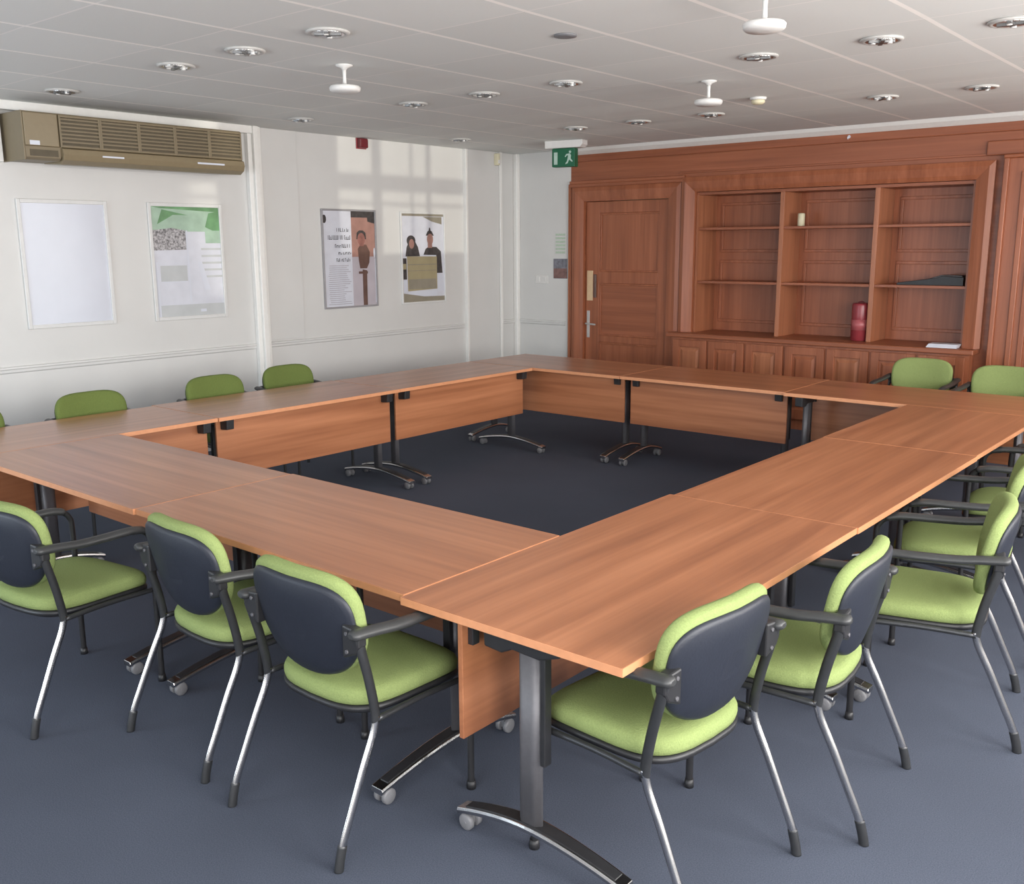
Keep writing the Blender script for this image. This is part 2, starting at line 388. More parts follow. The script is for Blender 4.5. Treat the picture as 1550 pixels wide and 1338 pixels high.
# timber door
bm = B(); y0, y1 = WY+.02, WY+.065
X0, X1 = DX0+.005, DX1-.005
px0, px1 = -.27, .495
add_box(bm, X0, px0, y0, y1, .005, DZ-.005); add_box(bm, px1, X1, y0, y1, .005, DZ-.005)
for z0, z1 in ((.005, .20), (.70, .775), (1.36, 1.49), (2.13, DZ-.005)): add_box(bm, px0, px1, y0, y1, z0, z1)
door = struct('door_1', bm, M['mahog'], bevel=.004, label='timber panelled door in the back wall')
for z0, z1, mm in ((.20, .70, M['mahog']), (.775, 1.36, M['mahog_h']), (1.49, 2.13, M['mahog'])):
    obj('door_panel', box_bm(px0, px1, y0+.02, y1-.005, z0, z1), mm, door)
    bm = B()
    for a in ((px0, px1, z1-.02, z1), (px0, px1, z0, z0+.02), (px0, px0+.02, z0+.02, z1-.02), (px1-.02, px1, z0+.02, z1-.02)):
        add_box(bm, a[0], a[1], y0+.008, y0+.022, a[2], a[3])
    obj('panel_moulding', bm, M['mahog'], door, .004)
h = obj('handle_plate', box_bm(-.432, -.392, y0-.006, y0, .745, 1.05), M['castor_pale'], door, .003, label='brushed metal lever plate')
bm = B(); add_tube(bm, [(-.412, y0-.004, .905), (-.412, y0-.045, .905), (-.395, y0-.055, .905), (-.28, y0-.055, .90)], .010, 10); obj('lever', bm, M['castor_pale'], h)
obj('push_plate', box_bm(-.432, -.352, y0-.008, y0, 1.165, 1.50), M['brass'], door, .003, label='pale brass push plate')
bm = B(); add_box(bm, -.335, -.30, y0-.02, y0, 1.20, 1.46); obj('door_pull', bm, M['print_brown'], door, .006)

# ------------------------------------------------------------------ bookcase built into the panelling
bc = thing('bookcase', 'reddish wood built-in bookcase of three open bays above low panelled cupboards', 'bookcase', (0, WY, 0))
e = .004
bmk = lambda *a: box_bm(*a)
obj('back_panel', bmk(BX0+e, BX1-e, BD-.02, BD, BZ0, BZ1-e), M['mahog'], bc)
obj('top_panel', bmk(BX0+e, BX1-e, .0, BD-.02, BZ1-.03, BZ1-e), M['mahog_h'], bc)
obj('side_panel', bmk(BX0+e, BX0+.025, 0, BD-.02, BZ0, BZ1-.03), M['mahog_light'], bc)
obj('side_panel', bmk(BX1-.025, BX1-e, 0, BD-.02, BZ0, BZ1-.03), M['mahog'], bc)
for x in (1.885, 2.80): obj('divider', bmk(x-.022, x+.022, .005, BD-.02, BZ0, BZ1-.03), M['mahog_light'], bc, .003)
bays = [(BX0+.025, 1.863), (1.907, 2.778), (2.822, BX1-.025)]
for a, b in bays:
    for z in (1.40, 1.94): obj('shelf', bmk(a, b, .015, BD-.02, z-.012, z+.012), M['mahog_h'], bc, .002)
    # raised fielded panels on the back of each bay
    for z0, z1 in ((BZ0+.09, 1.62), (1.70, BZ1-.10)):
        bm = B()
        for q in ((a+.06, b-.06, z0, z0+.03), (a+.06, b-.06, z1-.03, z1), (a+.06, a+.09, z0+.03, z1-.03), (b-.09, b-.06, z0+.03, z1-.03)):
            add_box(bm, q[0], q[1], BD-.035, BD-.02, q[2], q[3])
        obj('back_moulding', bm, M['mahog'], bc, .004)
obj('counter', bmk(.74, 3.78, -.20, BD-.02, .835, BZ0), M['mahog_h'], bc, .008)
obj('cupboard_carcass', bmk(.78, 3.74, -.15, -.001, .0, .835), M['mahog'], bc)
xs = [.80+i*(2.92/7) for i in range(8)]
for i in range(7):
    a, b = xs[i]+.012, xs[i+1]-.012
    bm = B(); s = .075
    add_box(bm, a, a+s, -.172, -.15, .10, .81); add_box(bm, b-s, b, -.172, -.15, .10, .81)
    add_box(bm, a+s, b-s, -.172, -.15, .10, .20); add_box(bm, a+s, b-s, -.172, -.15, .735, .81)
    d = obj('cupboard_door', bm, M['mahog'], bc, .004)
    bm = B(); add_prism(bm, [(a+s, .20), (b-s, .20), (b-s, .735), (a+s, .735)], -.156, -.15, 'Y')
    add_loft(bm, [[Vector((x, y, z)) for x, z in ((a+s+q, .20+q), (b-s-q, .20+q), (b-s-q, .735-q), (a+s+q, .735-q))] for q, y in ((.02, -.156), (.045, -.166))], cap0=False, smooth=False)
    obj('door_panel', bm, M['mahog_light'] if i % 2 == 0 else M['mahog'], d)
obj('plinth', bmk(.80, 3.72, -.12, -.10, .0, .09), M['mahog_h'], bc) if False else None

# things in the bookcase
bm = B(); add_lathe(bm, [(.074, 0), (.082, .008), (.082, .33), (.078, .345), (.066, .352), (.02, .354), (.0, .354)], seg=28)
o = thing('red_canister', 'red cylindrical canister standing in the middle bay of the bookcase', 'canister', (2.685, WY+.095, BZ0+.001))
obj('body', bm, M['red'], o)
bm = B(); add_lathe(bm, [(.0832, .10), (.0832, .20)], seg=28); obj('label_band', bm, M['red_pale'], o)
bm = B(); add_tube(bm, [(-.03, 0, .356), (0, 0, .366), (.03, 0, .356)], .006, 8); obj('cap', bm, M['dark_red'], o)
bm = B(); add_lathe(bm, [(.030, 0), (.034, .004), (.034, .115), (.030, .122), (.012, .125)], seg=20)
o = tag(obj('white_beaker', bm, M['cream_plastic']), 'small cream beaker on the top shelf of the middle bay', 'beaker'); o.location = (2.03, WY+.13, 1.952)
o = thing('folder', 'flat black folder lying on the middle shelf of the right bay', 'folder', (3.28, WY+.15, 1.412), .02)
bm = B(); add_prism(bm, [(-.27, 0), (.30, 0), (.30, .075), (.12, .085), (.08, .07), (-.05, .05), (-.27, .02)], -.10, .16, 'Y'); obj('cover', bm, M['black'], o, .004)
bm = B(); add_prism(bm, [(-.02, .052), (.28, .077), (.28, .09), (.10, .092)], -.06, .12, 'Y'); obj('flap', bm, M['print_dark'], o, .003)
o = thing('paper_stack', 'small stack of white papers on the bookcase counter at right', 'papers', (3.50, WY-.07, BZ0), .06)
for k in range(3):
    obj('sheet', box_bm(-.13+.008*k, .12+.006*k, -.08, .07, .001+.011*k, .011+.011*k), M['paper'], o, .001)
o = thing('ceiling_hook', 'tiny pale hook screwed into the timber frieze above bookcase', 'hook', (2.515, WY-.027, 2.74))
bm = B(); add_lathe(bm, [(.014, 0), (.014, .006), (.004, .008)], axis='Y', seg=12); obj('rose', bm, M['paper'], o)
bm = B(); add_tube(bm, [(0, -.004, 0), (0, -.03, -.002), (0, -.035, -.016), (0, -.022, -.022)], .004, 8); obj('hook', bm, M['paper'], o)

# ------------------------------------------------------------------ things on the white walls
ac = thing('air_conditioner', 'long beige air conditioning unit high on the white wall', 'air conditioner', (WX+.001, 1.29, 2.40))
AL, AD, AH = 1.80, .37, .335
obj('casing', box_bm(0, AD-.03, .0, AL, .03, AH), M['beige'], ac, .008)
obj('end_panel', box_bm(0, AD-.02, -.012, .0, .0, AH), M['beige'], ac, .004)
obj('front_panel', box_bm(AD-.03, AD-.012, 0, .24, .10, AH-.01), M['beige_light'], ac, .004)
gw = (AL-.26)/5
for k in range(5):
    a = .25+k*gw
    bm = B(); add_box(bm, AD-.03, AD-.024, a+.012, a+gw-.012, .115, AH-.015)
    g = obj('grille', bm, M['beige_dark'], ac)
    bm = B()
    for (q0, q1, z0, z1) in ((a, a+.014, .10, AH-.01), (a+gw-.014, a+gw, .10, AH-.01), (a+.014, a+gw-.014, .10, .116), (a+.014, a+gw-.014, AH-.026, AH-.01)):
        add_box(bm, AD-.03, AD-.010, q0, q1, z0, z1)
    obj('grille_frame', bm, M['beige'], g, .002)
    for j in range(7):
        z = .135+j*.026
        obj('slat', box_bm(AD-.024, AD-.014, a+.014, a+gw-.014, z, z+.011), M['beige'], g)
bm = B(); add_prism(bm, [(.05, 0), (AD-.06, -.015), (AD-.01, .012), (AD+.005, .05), (AD-.005, .09), (AD-.03, .10), (.05, .10)], .26, AL, 'Y'); obj('outlet_flap', bm, M['beige_light'], ac, .004)
bm = B(); add_prism(bm, [(.05, .004), (AD-.05, .004), (AD-.022, .02), (AD-.022, .10), (.05, .10)], .0, .25, 'Y'); obj('control_box', bm, M['beige'], ac, .004)
obj('control_slot', box_bm(AD-.022, AD-.018, .03, .23, .03, .075), M['beige_dark'], ac)
obj('label_plate', box_bm(AD-.012, AD-.009, .03, .10, .105, .135), M['paper'], ac)
obj('label_plate', box_bm(AD+.004, AD+.007, 1.35, 1.60, .046, .060), M['paper'], ac)
obj('label_plate', box_bm(AD+.004, AD+.007, .55, .72, .046, .058), M['paper'], ac)

def poster(name, label, y0, y1, z0, z1, fm, fw=.03):
    t = thing(name, label, 'poster', (WX+.001, y0, z0), 0, None)
    w, h_ = y1-y0, z1-z0
    for nm, a in (('frame_side', (0, fw, 0, h_)), ('frame_side', (w-fw, w, 0, h_)), ('frame_rail', (fw, w-fw, h_-fw, h_)), ('frame_rail', (fw, w-fw, 0, fw))):
        obj(nm, box_bm(0, .018, *a), fm, t, .004)
    return t, w, h_, fw
def quad_poly(bm, pts, x, mi):
    f = bm.faces.new([bm.verts.new((x, a, b)) for a, b in pts]); f.material_index = mi
def ell(cy, cz, ry, rz, n=20): return [(cy+math.cos(2*PI*i/n)*ry, cz+math.sin(2*PI*i/n)*rz) for i in range(n)]
def rect(a, b, c, d): return [(a, c), (b, c), (b, d), (a, d)]
def art(t, layers, x0=.006):
    """One printed sheet: layers = [(material, [polygons])]; each drawn a hair above the last."""
    mats = []; bm = B(); lvl = 0
    for mname, polys in layers:
        if mname not in mats: mats.append(mname)
        for p in polys:                       # a hair apart, so that no two shapes share a plane
            quad_poly(bm, p, x0+.00012*lvl, mats.index(mname)); lvl += 1 if len(polys) < 12 else .1
        lvl += 1
    me = bpy.data.meshes.new('print'); bm.normal_update(); bm.to_mesh(me); bm.free()
    for q in mats: me.materials.append(M[q])
    o = bpy.data.objects.new('print', me); COL.objects.link(o); o.parent = t
    return o
# 1: blank white board whose sheet bulges at the right
t, w, h_, fw = poster('blank_poster', 'blank white sheet in a slim frame below the air conditioner', 1.33, 2.03, 1.185, 2.148, M['frame'])
bm = B(); rings = []
for i in range(13):
    u = i/12; rings.append([Vector((.006+.012*math.sin(u*PI)**.7*(.4+.6*u)+(.006*(v/10-.5)**2), fw+u*(w-2*fw), fw+(h_-2*fw)*v/10)) for v in range(11)])
add_loft(bm, rings, False, False, closed=False); obj('sheet', bm, M['paper'], t)
# 2: green and grey picture
t, w, h_, fw = poster('green_landscape_poster', 'framed poster with green top and pale grey lower half', 2.375, 3.075, 1.18, 2.15, M['frame'])
a, b = fw, w-fw
art(t, [('print_pale', [rect(a, b, fw, h_-fw)]),
        ('print_green_pale', [rect(a, b, h_*.76, h_-fw)]),
        ('print_green', [[(a+.08, h_*.955), (b, h_*.93), (b, h_-fw), (a, h_-fw)], [(b-.14, h_*.80), (b, h_*.74), (b, h_*.94), (b-.10, h_*.92)], [(a+.05, h_*.82), (a+.2, h_*.90), (a+.34, h_*.90), (a+.1, h_*.945)]]),
        ('print_speckle', [[(a, h_*.60), (w*.48, h_*.605), (w*.48, h_*.77), (w*.3, h_*.79), (a, h_*.77)]]),
        ('print_green_pale', [[(w*.75, h_*.66), (b, h_*.66), (b, h_*.77), (w*.75, h_*.77)]]),
        ('paper_grey', [rect(a+.05, w*.47, h_*.33, h_*.47), rect(a+.03, b, fw, h_*.13)] + [rect(w*.68, b, h_*(.36+.06*i), h_*(.378+.06*i)) for i in range(5)]),
        ('paper', [rect(w*.485, w*.505, h_*.15, h_*.77), rect(a+.05, w*.47, h_*.325, h_*.335), rect(a+.01, a+.03, fw, h_*.5), [(w*.62, h_*.5), (w*.68, h_*.5), (w*.78, h_*.25), (w*.70, h_*.25)], rect(w*.62, w*.70, h_*.06, h_*.085)])])
# 3: text and portrait
t, w, h_, fw = poster('portrait_poster', 'poster with black lettering beside a brown photo of a figure', 4.175, 4.875, 1.183, 2.143, M['frame_dark'], .018)
a, b = fw, w-fw; mid = w*.535
txt, fine = [], []
rnd = random.Random(3)
for z, hh, x0 in ((.775, .034, .24), (.695, .042, .08), (.615, .034, .20), (.545, .024, .26), (.475, .032, .22)):
    x = a+w*x0
    while x < mid-.02:
        s = rnd.uniform(.008, .016)
        k = rnd.choice((0, 0, 1, 2))
        z0, z1 = h_*z, h_*z+hh*rnd.choice((.7, 1, 1))
        txt.append([(x, z0), (x+s*.5, z0), (x+s*.5, z1), (x, z1)])
        if k == 1: txt.append(rect(x, x+s*1.3, z1-.006, z1))
        if k == 2: txt.append(rect(x, x+s*1.3, z0, z0+.006))
        x += s*1.25+rnd.choice((.004, .004, .012))
for i in range(20):
    z = h_*(.43-.0205*i)
    fine.append(rect(a+.03+rnd.uniform(0, .03), mid-rnd.uniform(.02, .12), z, z+.006))
art(t, [('print_pale', [rect(a, mid, fw, h_-fw)]), ('paper_lilac', [rect(mid, b, fw, h_*.55)]), ('print_skin', [rect(mid, b, h_*.52, h_-fw)]),
        ('print_dark', [rect(mid, b, h_*.92, h_-fw), [(b-.09, h_*.88), (b, h_*.86), (b, h_*.95), (b-.10, h_*.95)], ell(a+.02, h_*.90, .025, .04)]),
        ('print_brown', [[(mid+.075, h_*.60), (mid+.11, h_*.645), (mid+.19, h_*.645), (mid+.235, h_*.57), (mid+.225, h_*.46), (mid+.19, h_*.40), (mid+.10, h_*.40), (mid+.085, h_*.48)], [(mid+.13, fw), (mid+.185, fw), (mid+.19, h_*.38), (mid+.13, h_*.39)], rect(mid+.08, mid+.20, h_*.345, h_*.37)]),
        ('print_dark', [[(mid+.062, h_*.70), (mid+.068, h_*.765), (mid+.10, h_*.79), (mid+.15, h_*.79), (mid+.185, h_*.765), (mid+.19, h_*.70)]]),
        ('print_face', [ell(mid+.125, h_*.70, .050, .062), rect(mid+.10, mid+.155, h_*.63, h_*.67)]),
        ('ink', txt), ('ink_grey', fine),
        ('paper', [rect(b-.012, b-.003, fw+.02, h_*.5), ell(b-.015, h_*.56, .012, .05)])])
# 4: two people behind a desk
t, w, h_, fw = poster('desk_photo_poster', 'poster photo of two people behind a khaki desk', 5.215, 5.885, 1.178, 2.138, M['frame'], .02)
a, b = fw, w-fw
art(t, [('print_pale', [rect(a, b, fw, h_-fw)]),
        ('print_olive', [rect(a, b, h_*.955, h_-fw), [(w*.5, h_*.95), (w*.93, h_*.95), (w*.93, h_*.87), (w*.7, h_*.90)], [(a, fw), (b, fw), (b, h_*.07), (w*.5, h_*.075), (a, h_*.12)]]),
        ('print_dark', [[(w*.10, h_*.52), (w*.13, h_*.62), (w*.20, h_*.70), (w*.30, h_*.70), (w*.38, h_*.62), (w*.42, h_*.52)], ell(w*.23, h_*.69, .065, .055),
                        [(w*.50, h_*.535), (w*.55, h_*.60), (w*.62, h_*.625), (w*.80, h_*.62), (w*.90, h_*.57), (w*.93, h_*.33), (w*.80, h_*.33), (w*.79, h_*.53)],
                        [(w*.56, h_*.745), (w*.60, h_*.79), (w*.65, h_*.81), (w*.70, h_*.79), (w*.745, h_*.745)], ell(w*.65, h_*.81, .012, .022), rect(w*.02, w*.12, h_*.27, h_*.50)]),
        ('print_skin', [ell(w*.655, h_*.705, .047, .06), rect(w*.60, w*.70, h_*.61, h_*.66), ell(w*.24, h_*.655, .038, .05)]),
        ('print_khaki', [[(w*.13, h_*.52), (w*.80, h_*.515), (w*.80, h_*.155), (w*.14, h_*.14)], rect(w*.02, w*.11, h_*.38, h_*.44)]),
        ('print_olive', [rect(w*.14, w*.79, h_*.425, h_*.435), rect(w*.14, w*.79, h_*.36, h_*.366), rect(w*.16, w*.78, h_*.16, h_*.27)]),
        ('paper', [rect(a, w*.12, h_*.13, h_*.26), rect(w*.81, b, h_*.12, h_*.31), [(w*.14, h_*.13), (w*.80, h_*.145), (w*.80, h_*.08), (w*.45, h_*.08), (w*.14, h_*.11)]])])

# red alarm sounder, sensor, notices, switch
o = thing('alarm_sounder', 'dark red alarm sounder high on the white wall', 'alarm', (WX+.001, 4.72, 2.735))
obj('housing', box_bm(0, .055, -.055, .055, 0, .09), M['dark_red'], o, .012, 3)
obj('back_plate', box_bm(0, .01, -.065, .065, -.008, .094), M['red'], o, .003)
o = thing('motion_sensor', 'small cream motion sensor high by the room corner', 'sensor', (WX+.036, 6.72, 2.68))
bm = B(); add_prism(bm, [(0, -.035), (.045, -.022), (.055, 0), (.045, .022), (0, .035)], 0, .13, 'Z'); obj('housing', bm, M['cream_plastic'], o, .008)
obj('lens', box_bm(.046, .058, -.016, .016, .02, .06), M['white_plastic'], o, .006)
o = thing('green_notice', 'faint white notice printed in pale green beside timber wall', 'notice', (-.80, WY-.001, 1.67))
obj('sheet', box_bm(-.085, .085, -.002, 0, 0, .26), M['wall'], o)
for i in range(6): obj('text_row', box_bm(-.07, .07, -.0035, -.002, .02+.04*i, .044+.04*i), M['notice_green'], o)
o = thing('photo_notice', 'dark photo card on the white wall beside the timber edge', 'notice', (-.80, WY-.001, 1.405))
obj('card', box_bm(-.10, .10, -.003, 0, 0, .225), M['notice_dark'], o)
obj('lower_picture', box_bm(-.095, .095, -.005, -.003, .005, .115), M['notice_red'], o)
obj('pin', box_bm(-.006, .006, -.008, -.003, .228, .238), M['ink'], o) if False else None
o = thing('light_switch', 'white double light switch on the wall left of photo card', 'switch', (-1.07, WY-.001, 1.345))
obj('plate', box_bm(-.095, .095, -.009, 0, 0, .095), M['white_plastic'], o, .003)
for x in (-.045, .045): obj('rocker', box_bm(x-.02, x+.02, -.015, -.009, .02, .075), M['white_plastic'], o, .002)

# exit sign under the ceiling
ex = thing('exit_sign', 'green exit sign hanging from a white ceiling bracket by the door', 'sign', (-.10, 6.30, HC-.001), math.radians(12))
bm = B(); add_prism(bm, [(-.22, -.075), (.17, -.075), (.20, -.045), (.20, 0), (-.22, 0)], -.07, .07, 'Y'); obj('bracket', bm, M['white_plastic'], ex, .006)
obj('box', box_bm(-.145, .105, -.045, .045, -.26, -.076), M['exit_green'], ex, .006)
obj('side_face', box_bm(-.149, -.145, -.04, .04, -.255, -.082), M['exit_green'], ex)
yy = -.0462
obj('door_symbol', box_bm(-.125, -.085, yy-.001, yy+.001, -.235, -.115), M['exit_white'], ex)
bm = B()
add_lathe(bm, [(.013, -.001), (.013, .001)], (.055, yy, -.115), 14, 'Y')
add_prism(bm, [(.012, -.135), (.05, -.13), (.066, -.145), (.062, -.18), (.085, -.205), (.08, -.215), (.045, -.19), (.03, -.225), (.005, -.235), (.005, -.225), (.022, -.205), (.03, -.175), (.034, -.148), (.018, -.15), (.005, -.165), (-.003, -.16)], yy-.001, yy+.001, 'Y')
obj('running_figure_symbol', bm, M['exit_white'], ex)

# ------------------------------------------------------------------ ceiling fittings
def make_downlight(label, loc):
    t = thing('downlight', label, 'ceiling light', loc, 0, 'recessed ceiling downlights')
    bm = B(); add_lathe(bm, [(.080, -.001), (.108, -.001), (.110, -.006), (.098, -.014), (.082, -.012), (.080, -.001)], seg=32); obj('trim_ring', bm, M['ring'], t)
    bm = B(); add_lathe(bm, [(.081, -.013), (.070, -.004), (.045, -.002), (.001, -.0015)], seg=28); obj('reflector', bm, M['reflector'], t)
    for a in (.35, .35+PI/2):
        bm = B(); add_box(bm, -.066, .066, -.012, .012, -.022, -.004, mtx=Matrix.Rotation(a, 4, 'Z')); obj('baffle', bm, M['downlight_inner'], t, .003)
    for s in (-1, 1):
        bm = B(); add_lathe(bm, [(.012, -.026), (.014, -.020), (.014, -.004)], (s*.04, s*.012, 0), 12); obj('lamp', bm, M['white_plastic'], t)
    return t
ordn = ['first', 'second', 'third', 'fourth', 'fifth', 'sixth', 'seventh']
rows = [(1.38, [-.68, .72, 1.40, 2.09], 'nearest row'), (3.40, [-.70, .63, 1.34, 2.05, 3.41, 4.10, 4.72], 'middle row'), (5.45, [-.80, .63, 1.30, 2.00, 3.39, 4.06], 'far row')]
first = None
for y, xs_, rn in rows:
    for k, x in enumerate(xs_):
        lab = 'recessed round ceiling downlight, %s from the white wall in the %s' % (ordn[k], rn)
        if first is None: first = make_downlight(lab, (x, y, HC))
        else: dup(first, (x, y, HC), random.uniform(0, 3), lab)
def make_pendant(label, loc):
    t = thing('ceiling_sensor', label, 'ceiling sensor', loc, 0, 'drop-stem ceiling sensors')
    bm = B(); add_lathe(bm, [(.05, 0), (.05, -.006), (.022, -.016), (.012, -.03)], seg=24); obj('ceiling_rose', bm, M['white_plastic'], t)
    bm = B(); add_lathe(bm, [(.012, -.02), (.010, -.06), (.012, -.115)], seg=12); obj('stem', bm, M['white_plastic'], t)
    bm = B(); add_lathe(bm, [(.02, -.112), (.085, -.118), (.092, -.126), (.090, -.142), (.078, -.152), (.02, -.156)], seg=32); obj('disc', bm, M['white_plastic'], t)
    return t
p0 = make_pendant('white disc sensor on a stem, nearest the white wall', (1.45, 2.03, HC))
dup(p0, (2.78, 3.98, HC), 0, 'white disc sensor on a stem, nearest the timber wall')
dup(p0, (4.06, 2.12, HC), 0, 'white disc sensor on a stem, nearest the top edge of the view')
o = thing('smoke_detector', 'small cream smoke detector on the ceiling beside a stem sensor', 'detector', (2.69, 4.88, HC))
bm = B(); add_lathe(bm, [(.06, 0), (.06, -.012), (.05, -.018)], seg=24); obj('base', bm, M['white_plastic'], o)
bm = B(); add_lathe(bm, [(.048, -.016), (.05, -.034), (.036, -.046), (.01, -.05)], seg=24); obj('head', bm, M['cream_plastic'], o)
o = tag(obj('blanking_disc', (lambda bm: (add_lathe(bm, [(.06, 0), (.058, -.008), (.03, -.011)], seg=24), bm)[1])(B()), M['castor']), 'flat grey blanking disc set in a ceiling tile', 'ceiling disc'); o.location = (2.92, 2.23, HC)

# ------------------------------------------------------------------ tables
def make_table(label, loc, rz, L=1.6, W=.8, foot=(.18, .86), col=.46, panel=.22, shrink=0., group='folding tables set in a square', inset=.09, inset2=None):
    inset2 = inset if inset2 is None else inset2
    t = thing('folding_table', label, 'table', loc, rz, group)
    g = .0015
    top = obj('tabletop', box_bm(g, L-g, 0, W-g, .705, .73), [M['table']], t, .002)
    # edge band: thin lipping on the long and short edges
    for a in ((g-.0012, g, 0, W-g), (L-g, L-g+.0012, 0, W-g), (g, L-g, -.0012, 0), (g, L-g, W-g, W-g+.0012)):
        obj('edge_band', box_bm(*a, .7055, .7295), M['table_edge'], top)
    obj('modesty_panel', box_bm(.03, L-.03, panel-.009, panel+.009, .32, .698), M['table'], t, .002)
    for x in (.03+.04, L-.03-.04):
        obj('panel_bracket', box_bm(x-.015, x+.015, panel+.009 if col > panel else panel-.03, panel+.03 if col > panel else panel-.009, .62, .704), M['black'], t, .002)
    for x in (inset, L-inset2):
        out = -1 if x < L/2 else 1
        # column: fluted oval aluminium extrusion
        bm = B(); n = 28
        def cr(z): 
            r = []
            for i in range(n):
                a = 2*PI*i/n; k = 1-.05*(math.cos(a*6)) 
                r.append(Vector((x+math.cos(a)*.022*k, col+math.copysign(abs(math.sin(a))**.8, math.sin(a))*.040*k, z)))
            return r
        add_loft(bm, [cr(.115), cr(.66)]); leg = obj('leg', bm, M['alu'], t)
        bm = B(); add_box(bm, x-.016, x+.016, col+.045, col+.062, .32, .69); obj('linkage', bm, M['black'], leg, .003)
        # folding bracket under the top
        bm = B(); add_prism(bm, [(col-.16, .704), (col+.13, .704), (col+.12, .675), (col+.05, .65), (col-.05, .655), (col-.09, .635), (col-.155, .64)], x-.028, x+.028, 'X'); obj('folding_bracket', bm, M['black'], t, .005)
        # arched foot
        y0, y1 = foot; s0 = (col-y0); s1 = (y1-col)
        def fz(y):
            u = (y-col)/(s0 if y < col else s1); return .118-.052*abs(u)**1.7
        path = [y0+(y1-y0)*i/20 for i in range(21)]
        bm = B(); rings = []
        for y in path:
            z = fz(y); u = abs((y-col)/(s0 if y < col else s1)); hw = .030-.006*u
            rings.append([Vector((x-hw, y, z-.022)), Vector((x+hw, y, z-.022)), Vector((x+hw+.004, y, z-.010)), Vector((x+hw, y, z)), Vector((x-hw, y, z)), Vector((x-hw-.004, y, z-.010))])
        add_loft(bm, rings, smooth=False); ft = obj('foot', bm, M['chrome'], t, .002)
        bm = B(); rings = []
        for y in path[1:-1]:
            z = fz(y); u = abs((y-col)/(s0 if y < col else s1)); hw = .023-.006*u
            rings.append([Vector((x-hw, y, z-.004)), Vector((x+hw, y, z-.004)), Vector((x+hw, y, z+.003)), Vector((x-hw, y, z+.003))])
        add_loft(bm, rings, smooth=False); obj('foot_inlay', bm, M['black'], ft)
        for y, sg in ((y0+.035, 1), (y1-.035, -1)):
            bm = B()
            add_lathe(bm, [(.010, .045), (.012, .05), (.010, .062), (.010, fz(y)-.018)], (x, y, 0), 12)
            add_lathe(bm, [(.006, -.030), (.006, .030)], (x, y, .027), 10, 'X')
            for q in (-1, 1):
                add_lathe(bm, [(.004, q*.008), (.022, q*.008), (.027, q*.012), (.027, q*.024), (.022, q*.028), (.004, q*.028)], (x, y, .027), 20, 'X')
            add_box(bm, x-.008, x+.008, y-.014, y+.014, .020, .052)
            obj('castor', bm, M['castor'], ft)
    return t
R90 = PI/2
# right hand row, grain running away from the camera
make_table('cherry wood folding table at the near corner of the square, its end facing the camera', (3.970, 1.60, 0), -R90, L=1.605, W=.815, foot=(.18, .80), inset=.07)
make_table('cherry wood table in the middle of the right hand row', (3.99, 3.22, 0), -R90, L=1.62)
make_table('cherry wood table at the far end of the right hand row', (3.985, 4.625, 0), -R90, L=1.40)
# near row
make_table('cherry wood table of the near row, beside the near corner table', (3.963, .815, 0), PI, L=1.590, inset2=.27)
make_table('cherry wood table of the near row, nearest the white wall', (2.370, .805, 0), PI, L=1.60, inset=.05)
# row along the white wall
LW = dict(foot=(-.20, .54), col=.17, panel=.095)
make_table('cherry wood table along the white wall, nearest the camera', (.765, -.12, 0), R90, L=1.59, W=.765, foot=(.03, .6), col=.17, panel=.095, inset=.07)
make_table('cherry wood table in the middle of the white wall row', (.770, 1.475, 0), R90, L=1.57, W=.80, **LW)
make_table('cherry wood table along the white wall at the far corner', (.765, 3.05, 0), R90, L=1.60, W=.765, **LW)
# far row, parallel with the timber wall
FW = dict(foot=(-.10, .50), col=.25, panel=.13)
make_table('cherry wood table of the far row, at the far left corner', (0, 4.66, 0), 0, L=1.67, W=.83, **FW)
make_table('cherry wood table of the far row, in front of the door end of the bookcase', (1.675, 4.66, 0), 0, L=1.43, W=.83, **FW)
make_table('cherry wood table of the far row, in front of the two far green chairs', (3.11, 4.63, 0), 0, L=1.66, W=.83, foot=(.02, .5), col=.14, panel=.42, inset=.125)

